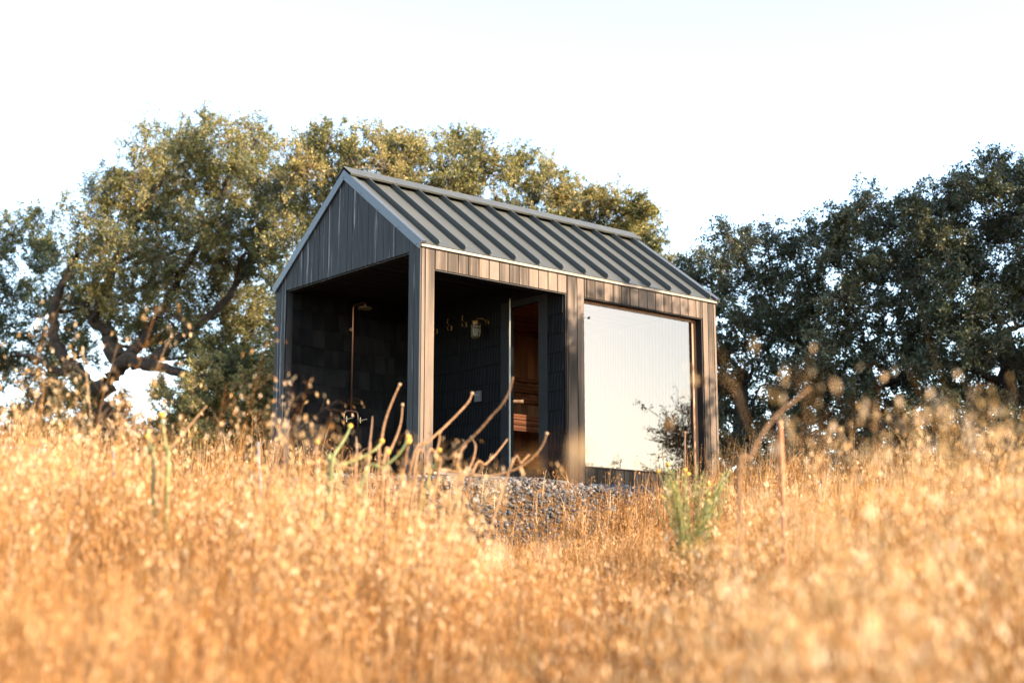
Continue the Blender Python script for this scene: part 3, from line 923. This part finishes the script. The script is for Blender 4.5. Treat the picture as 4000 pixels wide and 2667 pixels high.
blob_tree('small oak that throws dappled shade on the long cabin wall', 5.7, -6.9, 2.2, .6, 6.2, 31, 66, nleaf=640, shape=lambda p: p[2] < 3.75 + .47 * (p[0] - 3.6) and 4.0 < p[0] < 7.3, ry=.8)
blob_tree('airy oak mirrored at the right of the big window', 16.1, -9.5, 2.3, -.4, 3.3, 32, 34, leaf=.07, nleaf=520)
blob_tree('low bush mirrored at the bottom left of the big window', 14.0, -12.5, .9, -.8, 1.7, 33, 9, leaf=.07, nleaf=420)
blob_tree('tall oak shading the evergreens right of the cabin', 16.5, -5.0, 3.6, 2.0, 11.0, 34, 90, leaf=.15, nleaf=600)
blob_tree('tallest oak on the sunny side, right of the cabin', 22.0, -8.0, 4.0, 2.0, 12.5, 35, 100, leaf=.15, nleaf=600)


# ------------------------------------------------------------------ dry grass
def grass():
    acc = Acc(); g = np.random.default_rng(5)

    def field(n, d0, d1, half, hscale=1.0, hfun=None, pan=.6, spk=10, spsize=.016, leaves=2, keepf=None):
        K = n * (14 if pan >= 1 else 3)
        d = np.sqrt(g.uniform(d0 ** 2, d1 ** 2, K)); r = g.uniform(-1, 1, K) * (half * d + .35); r = np.where((r > 0) & (d < 6.5) & (hscale < 1.2), r * (1 + 1.3 / (half * d + .35)), r)
        x = CAM[0] + RH[0] * r + FH[0] * d; y = CAM[1] + RH[1] * r + FH[1] * d
        pd = pad_dist(x, y)
        dens = (pd > 2.9) | ((pd > 2.4) & (g.random(K) < .25))
        # natural patches
        dens &= g.random(K) < .55 + .45 * np.sin(x * 2.1 + 1.7 * np.sin(y * 1.3)) * np.cos(y * 1.9 + x)
        if keepf is not None: dens &= keepf(r, d)
        sel = np.flatnonzero(dens)[:n]; d, r, x, y = d[sel], r[sel], x[sel], y[sel]; m = len(sel)
        z = terrain(x, y)
        u = r / d
        h = .50 + .25 * sstep(-.06, -.22, u) * sstep(3, 6, d) + .14 * sstep(.10, .28, u) * sstep(2.5, 6, d) - .12 * sstep(6, 9, d) * (1 - sstep(.07, .12, np.abs(u + .02)))
        h = h * (.5 + .66 * g.random(m) ** .8) * hscale
        h = h * (1 + .4 * sstep(.42, .6, u) * (d < 5) * (hscale < 1.2))  # unseen grass right of the frame made taller to shade the near field
        h *= 1 + .12 * np.sin(x * 1.1 + 2) * np.cos(y * .9)
        pv = np.sin(x * 2.7 + 1.3 * np.sin(y * 2.1)) * np.cos(y * 3.1 - .7 * np.sin(x * 1.7)) + .6 * np.sin(x * 6.3 + y * 5.1) * np.cos(y * 7.0 - x * 2.0)
        h = h * (1 + .14 * pv)
        base = np.stack([x, y, z - .02], -1)
        az = g.uniform(0, 2 * np.pi, m); lean = np.stack([np.cos(az), np.sin(az), np.zeros(m)], -1) * (h * np.where(g.random(m) < .12, g.uniform(.2, .7, m), g.uniform(.0, .2, m)))[:, None] + RH * (.05 * h)[:, None]
        k = 5; t = np.linspace(0, 1, k)
        P = base[:, None] + lean[:, None] * (t ** 1.8)[None, :, None]
        P[:, :, 2] += h[:, None] * (t - .10 * t ** 3)[None]
        far = np.clip(d / 6, .75, 1.6)
        wdt = (.0013 * far)[:, None] * np.array([1.2, 1.1, 1, .8, .45])[None]
        ba = g.uniform(0, np.pi, m); side = np.stack([np.cos(ba), np.sin(ba), np.zeros(m)], -1)
        tone = np.clip(g.normal(.30 if d1 < 3 else (.44 if d1 < 5 else .50), .19, m) + .17 * pv, .03, .9); tone[(g.random(m) < .02) | ((pv < -.75) & (g.random(m) < .25))] = 1.0  # nearer fields toned darker: shade among the stems put into their colour
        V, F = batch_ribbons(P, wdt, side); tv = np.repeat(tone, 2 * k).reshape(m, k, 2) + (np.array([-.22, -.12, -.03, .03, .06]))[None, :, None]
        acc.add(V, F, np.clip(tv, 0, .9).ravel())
        # blades
        for _ in range(leaves):
            ti = g.uniform(.0, .55, m); st_ = base + lean * (ti ** 1.8)[:, None]; st_[:, 2] += h * ti
            a2 = g.uniform(0, 2 * np.pi, m); dv_ = np.stack([np.cos(a2), np.sin(a2), np.zeros(m)], -1); L = h * g.uniform(.3, .75, m)
            kk = 4; tt = np.linspace(0, 1, kk)
            Q = st_[:, None] + dv_[:, None] * (L[:, None] * tt ** 1.4 * g.uniform(.1, .5, m)[:, None])[..., None]
            Q[:, :, 2] += L[:, None] * (.9 * tt - .5 * g.uniform(0, 1.2, m)[:, None] * tt ** 2.4)
            ww = (.0015 * far)[:, None] * np.array([.8, 1, .8, .15])[None]
            sd = np.stack([-np.sin(a2), np.cos(a2), np.zeros(m)], -1)
            V, F = batch_ribbons(Q, ww, sd); acc.add(V, F, np.repeat(np.clip(tone + g.normal(-.12, .12, m), 0, .9), 2 * kk))
        # spikelets hanging in the upper part
        has = np.flatnonzero(g.random(m) < pan * (1 + .6 * pv)); q = np.repeat(has, spk); nq = len(q)
        ti = 1 - .48 * g.random(nq) ** 1.2
        st_ = base[q] + lean[q] * (ti ** 1.8)[:, None]; st_[:, 2] += h[q] * (ti - .10 * ti ** 3)
        a3 = g.uniform(0, 2 * np.pi, nq); out = h[q] * .16 * (1.12 - ti) / .5 * g.uniform(.3, 1.3, nq) + .006
        off = np.stack([np.cos(a3) * out, np.sin(a3) * out, out * g.uniform(.0, .8, nq)], -1) + lean[q] * .12
        tip = st_ + off
        mid = (st_ + tip) / 2; mid[:, 2] += out * .25
        PP = np.stack([st_, mid, tip], 1); V, F = batch_ribbons(PP, np.full((nq, 3), .0006) * far[q][:, None], side[q]); acc.add(V, F, np.repeat(tone[q], 6))
        D = unit(np.stack([np.cos(a3) * .2, np.sin(a3) * .2, np.full(nq, -.8)], -1) + g.normal(size=(nq, 3)) * .24)
        S = unit(np.cross(D, g.normal(size=(nq, 3)))); Ls = spsize * g.uniform(.7, 1.35, nq)
        V, F = batch_leaves(tip, D, S, Ls, Ls * .17, .5); acc.add(V, F, np.repeat(np.clip(g.normal(.80 if pan >= 1 else .60, .12, nq) + .06 * pv[q], .25, .95), 4))

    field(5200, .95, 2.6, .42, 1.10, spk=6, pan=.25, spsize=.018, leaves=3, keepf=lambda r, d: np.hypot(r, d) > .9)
    field(13500, 2.4, 4.6, .40, 1.0, spk=6, pan=.28, spsize=.020, leaves=2)
    field(29000, 4.4, 8.5, .40, 1.0, spk=6, pan=.30, spsize=.021, leaves=2)
    field(26000, 8.3, 13.5, .40, 1.0, spk=6, pan=.40, spsize=.022, leaves=1)
    field(8000, 13.2, 22, .40, 1.1, spk=5, spsize=.022, leaves=1)
    # tall wild oats standing above the rest
    field(520, .6, 2.9, 1.1, 2.3, pan=.9, spk=14, spsize=.024, leaves=3, keepf=lambda r, d: (r > .43 * d + .25) & (r < 3))  # unseen clump added outside the frame, shading the grass nearest the camera
    field(110, 2.2, 3.5, .37, 2.15, pan=1, spk=18, spsize=.025, leaves=1, keepf=lambda r, d: r / d > .17)
    field(240, 3.6, 6.5, .38, 1.75, pan=1, spk=22, spsize=.025, leaves=1, keepf=lambda r, d: r / d > .15 + .05 * np.sin(d * 5))
    field(170, 1.2, 3.0, .40, 1.5, pan=1, spk=14, spsize=.024, leaves=1, keepf=lambda r, d: r / d > -.04)
    field(190, 2.8, 4.4, .40, 1.45, pan=1, spk=16, spsize=.023, leaves=2, keepf=lambda r, d: np.abs(r / d - .20) < .085)
    field(720, 4.8, 9.0, .40, 1.38, pan=1, spk=22, spsize=.025, leaves=1, keepf=lambda r, d: r / d < -.08)
    field(110, 5.0, 7.5, .40, 1.8, pan=1, spk=22, spsize=.025, leaves=1, keepf=lambda r, d: r / d < -.11)
    field(240, 4.0, 8.5, .40, 1.25, pan=1, spk=16, spsize=.024, leaves=1, keepf=lambda r, d: np.abs(r / d + .11) < .08)
    field(320, 4.4, 7.0, .40, 1.72, pan=1, spk=18, spsize=.025, leaves=2, keepf=lambda r, d: np.abs(r / d + .11) < .075)
    field(150, 3.5, 6.5, .40, 1.25, pan=1, spk=16, spsize=.022, leaves=1, keepf=lambda r, d: np.abs(r / d - .04) < .09)
    field(110, 5.0, 7.4, .40, 1.15, pan=1, spk=14, spsize=.020, leaves=2, keepf=lambda r, d: np.abs(r / d - .135) < .045)
    field(60, 6.6, 7.9, .40, 1.35, pan=1, spk=18, spsize=.024, leaves=2, keepf=lambda r, d: np.abs(r / d - .135) < .045)
    field(260, 6.0, 11.0, .40, 1.3, pan=1, spk=22, spsize=.025, leaves=1, keepf=lambda r, d: (r / d > .13))
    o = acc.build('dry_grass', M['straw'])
    tag(o, 'tall golden dry wild grass filling the slope before the cabin', 'grass', kind='stuff')


grass()


# ------------------------------------------------------------------ stemmed plants in the grass
def crop7(x, y): return 1200 + x / 2.352, 1400 + y / 2.352


def plant(name, label, cat, stems, d, green=(), buds=(), group=None):
    """stems: list of (points in photo pixels, thickness, depth shift)"""
    p0 = stems[0][0][-1]; b0 = at(p0[0], p0[1], d); b0[2] = gz(b0)
    t = thing(name, label, cat, tuple(b0), group)
    g = np.random.default_rng(len(stems))
    for i, (pts, th, dd) in enumerate(stems):
        k = len(pts)
        P = [at(x, y, d + dd * (1 - j / (k - 1)) + dd * .2) for j, (x, y) in enumerate(pts)]
        foot = P[-1].copy(); foot[2] = min(gz(foot), foot[2] - .05); foot = foot + .6 * (P[-1] - P[-2]); foot[:2] = foot[:2] * .6 + b0[:2] * .4; foot[2] = float(terrain(foot[0], foot[1])) - .03
        P = P + [foot]
        A = np.array(P); Q = []
        Am = np.vstack([2 * A[0] - A[1], A, 2 * A[-1] - A[-2]])
        for s_ in range(len(A) - 1):
            for ff in np.linspace(0, 1, 5, endpoint=False):
                a, b2, c, e = Am[s_:s_ + 4]
                Q.append(.5 * ((2 * b2) + (-a + c) * ff + (2 * a - 5 * b2 + 4 * c - e) * ff ** 2 + (-a + 3 * b2 - 3 * c + e) * ff ** 3))
        Q.append(A[-1])
        rr = np.linspace(th * .6, th * 1.4, len(Q)) * (1 + g.uniform(-.09, .09, len(Q)))
        mb = MB(); mb.tube(Q, list(rr), 9)
        st_ = mb.build('stem', M['gstem'] if i in green else M['stem'], t, smooth=True)
        kind = buds[i] if i < len(buds) else None
        if kind:
            mb = MB(); ax = unit(Q[0] - Q[1]); R = th * (1.75 if kind == 'y' else 1.5)
            mb.lathe(Q[0] - ax * R * .5, [(R * .5, -R * .3), (R * .95, R * .2), (R, R * .7), (R * .75, R * 1.2), (R * .25, R * 1.45)], 10, axis=ax)
            mb.build('flower_bud' if kind == 'y' else 'seed_head', M['bud'] if kind == 'y' else M['seedhead'], st_)
    return t


def C7(*pts): return [crop7(x, y) for x, y in pts]


main = [(C7((850, 240), (800, 350), (740, 500), (700, 640), (680, 780), (650, 1000)), .0060, .2),
        (C7((875, 425), (865, 560), (830, 690), (770, 830), (700, 1000)), .0060, .4),
        (C7((1515, 320), (1480, 400), (1380, 510), (1250, 640), (1120, 760), (950, 1000)), .0060, .3),
        (C7((1890, 170), (1860, 290), (1790, 420), (1700, 520), (1560, 680), (1430, 800), (1300, 920), (1200, 1060)), .0060, -.2),
        (C7((2200, 690), (2170, 780), (2100, 880), (1980, 980), (1850, 1040), (1650, 1080), (1480, 1060), (1300, 1030), (1150, 1020), (1000, 1070)), .0060, 0),
        (C7((1840, 740), (1740, 870), (1640, 970), (1500, 1100)), .006, .8),
        (C7((1510, 725), (1545, 800), (1530, 910), (1480, 1030), (1420, 1150)), .0060, .3),
        (C7((1220, 670), (1210, 770), (1180, 860), (1080, 1000)), .0060, .2),
        (C7((930, 760), (915, 850), (890, 1000), (870, 1100)), .010, -.1),
        (C7((740, 860), (740, 1000), (735, 1100)), .009, 0),
        (C7((2040, 880), (1960, 960), (1850, 1040)), .006, .2),
        (C7((1075, 740), (1060, 860), (990, 1000)), .007, 1.0),
        (C7((1430, 745), (1460, 800), (1420, 840), (1380, 980), (1390, 1200)), .0045, .3)]
plant('dry_shrub', 'bare branching dry shrub with knobbed stems in front of the corner post', 'shrub', main, 7.4,
      buds=['s', 's', 's', None, 's', None, 's', 's', 'y', 'y', None, None, None])
grn = [(C7((395, 620), (370, 690), (310, 790), (230, 920), (190, 1050)), .0075, .2),
       (C7((685, 760), (640, 820), (570, 870), (430, 940), (280, 990), (220, 1060)), .0075, .1),
       (C7((930, 720), (900, 790), (830, 890), (700, 1000), (500, 1150)), .0075, 0),
       (C7((95, 770), (90, 870), (80, 1000)), .007, .3),
       (C7((450, 720), (455, 820), (455, 930), (440, 1060)), .007, 1.2),
       (C7((600, 530), (590, 650), (575, 780), (560, 960)), .006, 1.4),
       (C7((1215, 840), (1190, 900), (1170, 1010), (1100, 1150)), .006, -.2)]
plant('flowering_shrub', 'green stemmed plant with yellow buds in the grass below the shower', 'shrub', grn, 7.0, green=(0, 1, 2, 6), buds=['y', 'y', 'y', 'y', None, None, 'y'])
lf = [([(632, 1620), (640, 1690), (648, 1760), (655, 1820)], .009, 0), ([(575, 1705), (590, 1760), (600, 1830)], .008, .2),
      ([(806, 1585), (760, 1640), (700, 1710), (648, 1775), (630, 1850)], .0055, .3), ([(1105, 1695), (1085, 1770), (1065, 1850), (1050, 1900)], .0045, 0)]
plant('flowering_shrub', 'yellow budded stalk with a leaning brown straw, left of the cabin', 'shrub', lf, 6.6, green=(0, 1), buds=['y', 'y', None, None])
rt = [([(3165, 1515), (3110, 1560), (3040, 1615), (2980, 1690), (2930, 1790), (2890, 1890)], .0055, 0)]
plant('dry_shrub', 'leaning brown dry stalk in the grass right of the cabin end', 'shrub', rt, 4.6)


# green shrub right of centre
def green_shrub():
    d = 8.2; g = np.random.default_rng(44)
    b0 = at(2690, 2040, d); b0[2] = gz(b0)
    t = thing('green_shrub', 'yellow green bushy plant in the grass in front of the big window', 'shrub', tuple(b0))
    tw, lv = Acc(), Acc()
    n = 64
    tipx = g.uniform(2545, 2860, n); tipy = 1812 + 120 * g.random(n) ** 1.1 + np.abs(tipx - 2690) * .18 + 20 * np.sin(tipx * .05)
    T = np.array([at(a, b, d + g.uniform(-.35, .35)) for a, b in zip(tipx, tipy)])
    k = 6; s = np.linspace(0, 1, k)
    st0 = b0 + g.normal(size=(n, 3)) * np.array([.06, .06, 0])
    P = st0[:, None] * (1 - s)[None, :, None] + T[:, None] * s[None, :, None]
    P[:, :, :2] -= (T[:, None, :2] - b0[None, None, :2]) * (s * (1 - s) * .8)[None, :, None]
    V, F = batch_tubes(P, np.linspace(.004, .0025, k)[None].repeat(n, 0), 4); tw.add(V, F)
    m = n * 15; q = g.integers(0, n, m); u = g.uniform(.35, 1, m); i0 = np.clip((u * (k - 1)).astype(int), 0, k - 2); ff = (u * (k - 1) - i0)[:, None]
    pos = P[q, i0] * (1 - ff) + P[q, i0 + 1] * ff
    D = unit(g.normal(size=(m, 3)) + np.array([0, 0, .7])); S = unit(np.cross(D, g.normal(size=(m, 3)))); L = g.uniform(.02, .042, m)
    V, F = batch_leaves(pos, D, S, L, L * .22); lv.add(V, F, np.repeat(g.random(m), 4))
    tw.build('stems', M['gstem'], t); lv.build('leaves', M['shrub_leaf'], t)
    for i in range(0, n, 11):
        mb = MB(); mb.lathe(T[i], [(.004, -.006), (.012, .0), (.013, .008), (.006, .014)], 8); mb.build('yellow_flower', M['bud'], t)


green_shrub()

# stakes, posts
def stick(name, label, cat, a, b, ra, mat, extra=None):
    t = thing(name, label, cat, tuple(b)); mb = MB(); mb.tube([a, (a + b) / 2, b], [ra * .9, ra, ra], 8)
    mb.build('shaft', mat, t, smooth=False)
    if extra: extra(t, a, b)
    return t


def ground_under(p): q = p.copy(); q[2] = gz(q) - .05; return q


def pin_extra(t, a, b):
    mb = MB(); c = a * .62 + b * .38
    mb.tube([c, c + RH * .10 - UP * .05, c + RH * .22 - UP * .10], .0015, 5); mb.build('guy_wire', M['iron'], t)
    mb = MB(); mb.lathe(a, [(.006, -.01), (.007, 0), (.004, .008)], 8); mb.build('cap', M['rust'], t)


a = at(2676, 1688, 10.4); stick('pin_stake', 'thin upright steel pin stake in front of the big window', 'stake', a, ground_under(a - RH * .03), .0055, M['sash'], pin_extra)


def pole_cap(t, a, b):
    mb = MB(); mb.lathe(a, [(.013, -.02), (.013, 0), (.010, .006)], 10); mb.build('end_cap', M['paint'], t)


a = at(443, 1750, 8.5); stick('plastic_pipe_stake', 'pale grey pipe stake leaning in the grass at the left', 'stake', a, ground_under(a + RH * .06), .012, M['paint'], pole_cap)
a = at(1008, 1730, 8.5); stick('plastic_pipe_stake', 'pale grey pipe stake leaning in the grass before the cabin corner', 'stake', a, ground_under(a + RH * .09), .011, M['paint'], pole_cap)
a = at(3047, 1645, 6.5); stick('rusty_post', 'short rusty upright post in the grass right of the cabin', 'post', a, ground_under(a), .013, M['rust'], None)

# ------------------------------------------------------------------ world, sun, camera
w = bpy.data.worlds.new('World'); SC.world = w; w.use_nodes = True
nt = w.node_tree; sky = nt.nodes.new('ShaderNodeTexSky'); sky.sky_type = 'NISHITA'; sky.sun_disc = False
sky.sun_elevation = SUN_EL; sky.sun_rotation = math.atan2(SUNV[0], SUNV[1]); sky.dust_density = .7; sky.ozone_density = .2; sky.altitude = 50
nt.links.new(sky.outputs[0], nt.nodes['Background'].inputs[0]); nt.nodes['Background'].inputs[1].default_value = .138

sl = bpy.data.lights.new('sun', 'SUN'); sl.energy = 4.0; sl.angle = rad(.5); sl.color = (1.0, .77, .53)
so = bpy.data.objects.new('sun', sl); COL.objects.link(so); so.location = (20, -30, 25)
so.rotation_euler = Vector(tuple(SUNV)).to_track_quat('Z', 'Y').to_euler()

cd = bpy.data.cameras.new('camera'); co = bpy.data.objects.new('camera', cd); COL.objects.link(co); SC.camera = co
cd.sensor_width = 36; cd.lens = FPX / 4000 * 36; cd.clip_start = .05; cd.clip_end = 2000
co.matrix_world = Matrix(((RH[0], CU[0], -FW[0], CAM[0]), (RH[1], CU[1], -FW[1], CAM[1]), (RH[2], CU[2], -FW[2], CAM[2]), (0, 0, 0, 1)))
cd.dof.use_dof = True; cd.dof.focus_distance = 15.6; cd.dof.aperture_fstop = 1.65

SC.render.engine = 'CYCLES'
SC.cycles.use_denoising = True
SC.cycles.max_bounces = 7; SC.cycles.diffuse_bounces = 3; SC.cycles.glossy_bounces = 3; SC.cycles.transmission_bounces = 4; SC.cycles.transparent_max_bounces = 8
SC.cycles.sample_clamp_indirect = 6
SC.view_settings.view_transform = 'Standard'; SC.view_settings.look = 'None'; SC.view_settings.exposure = 2.3; SC.view_settings.gamma = 1
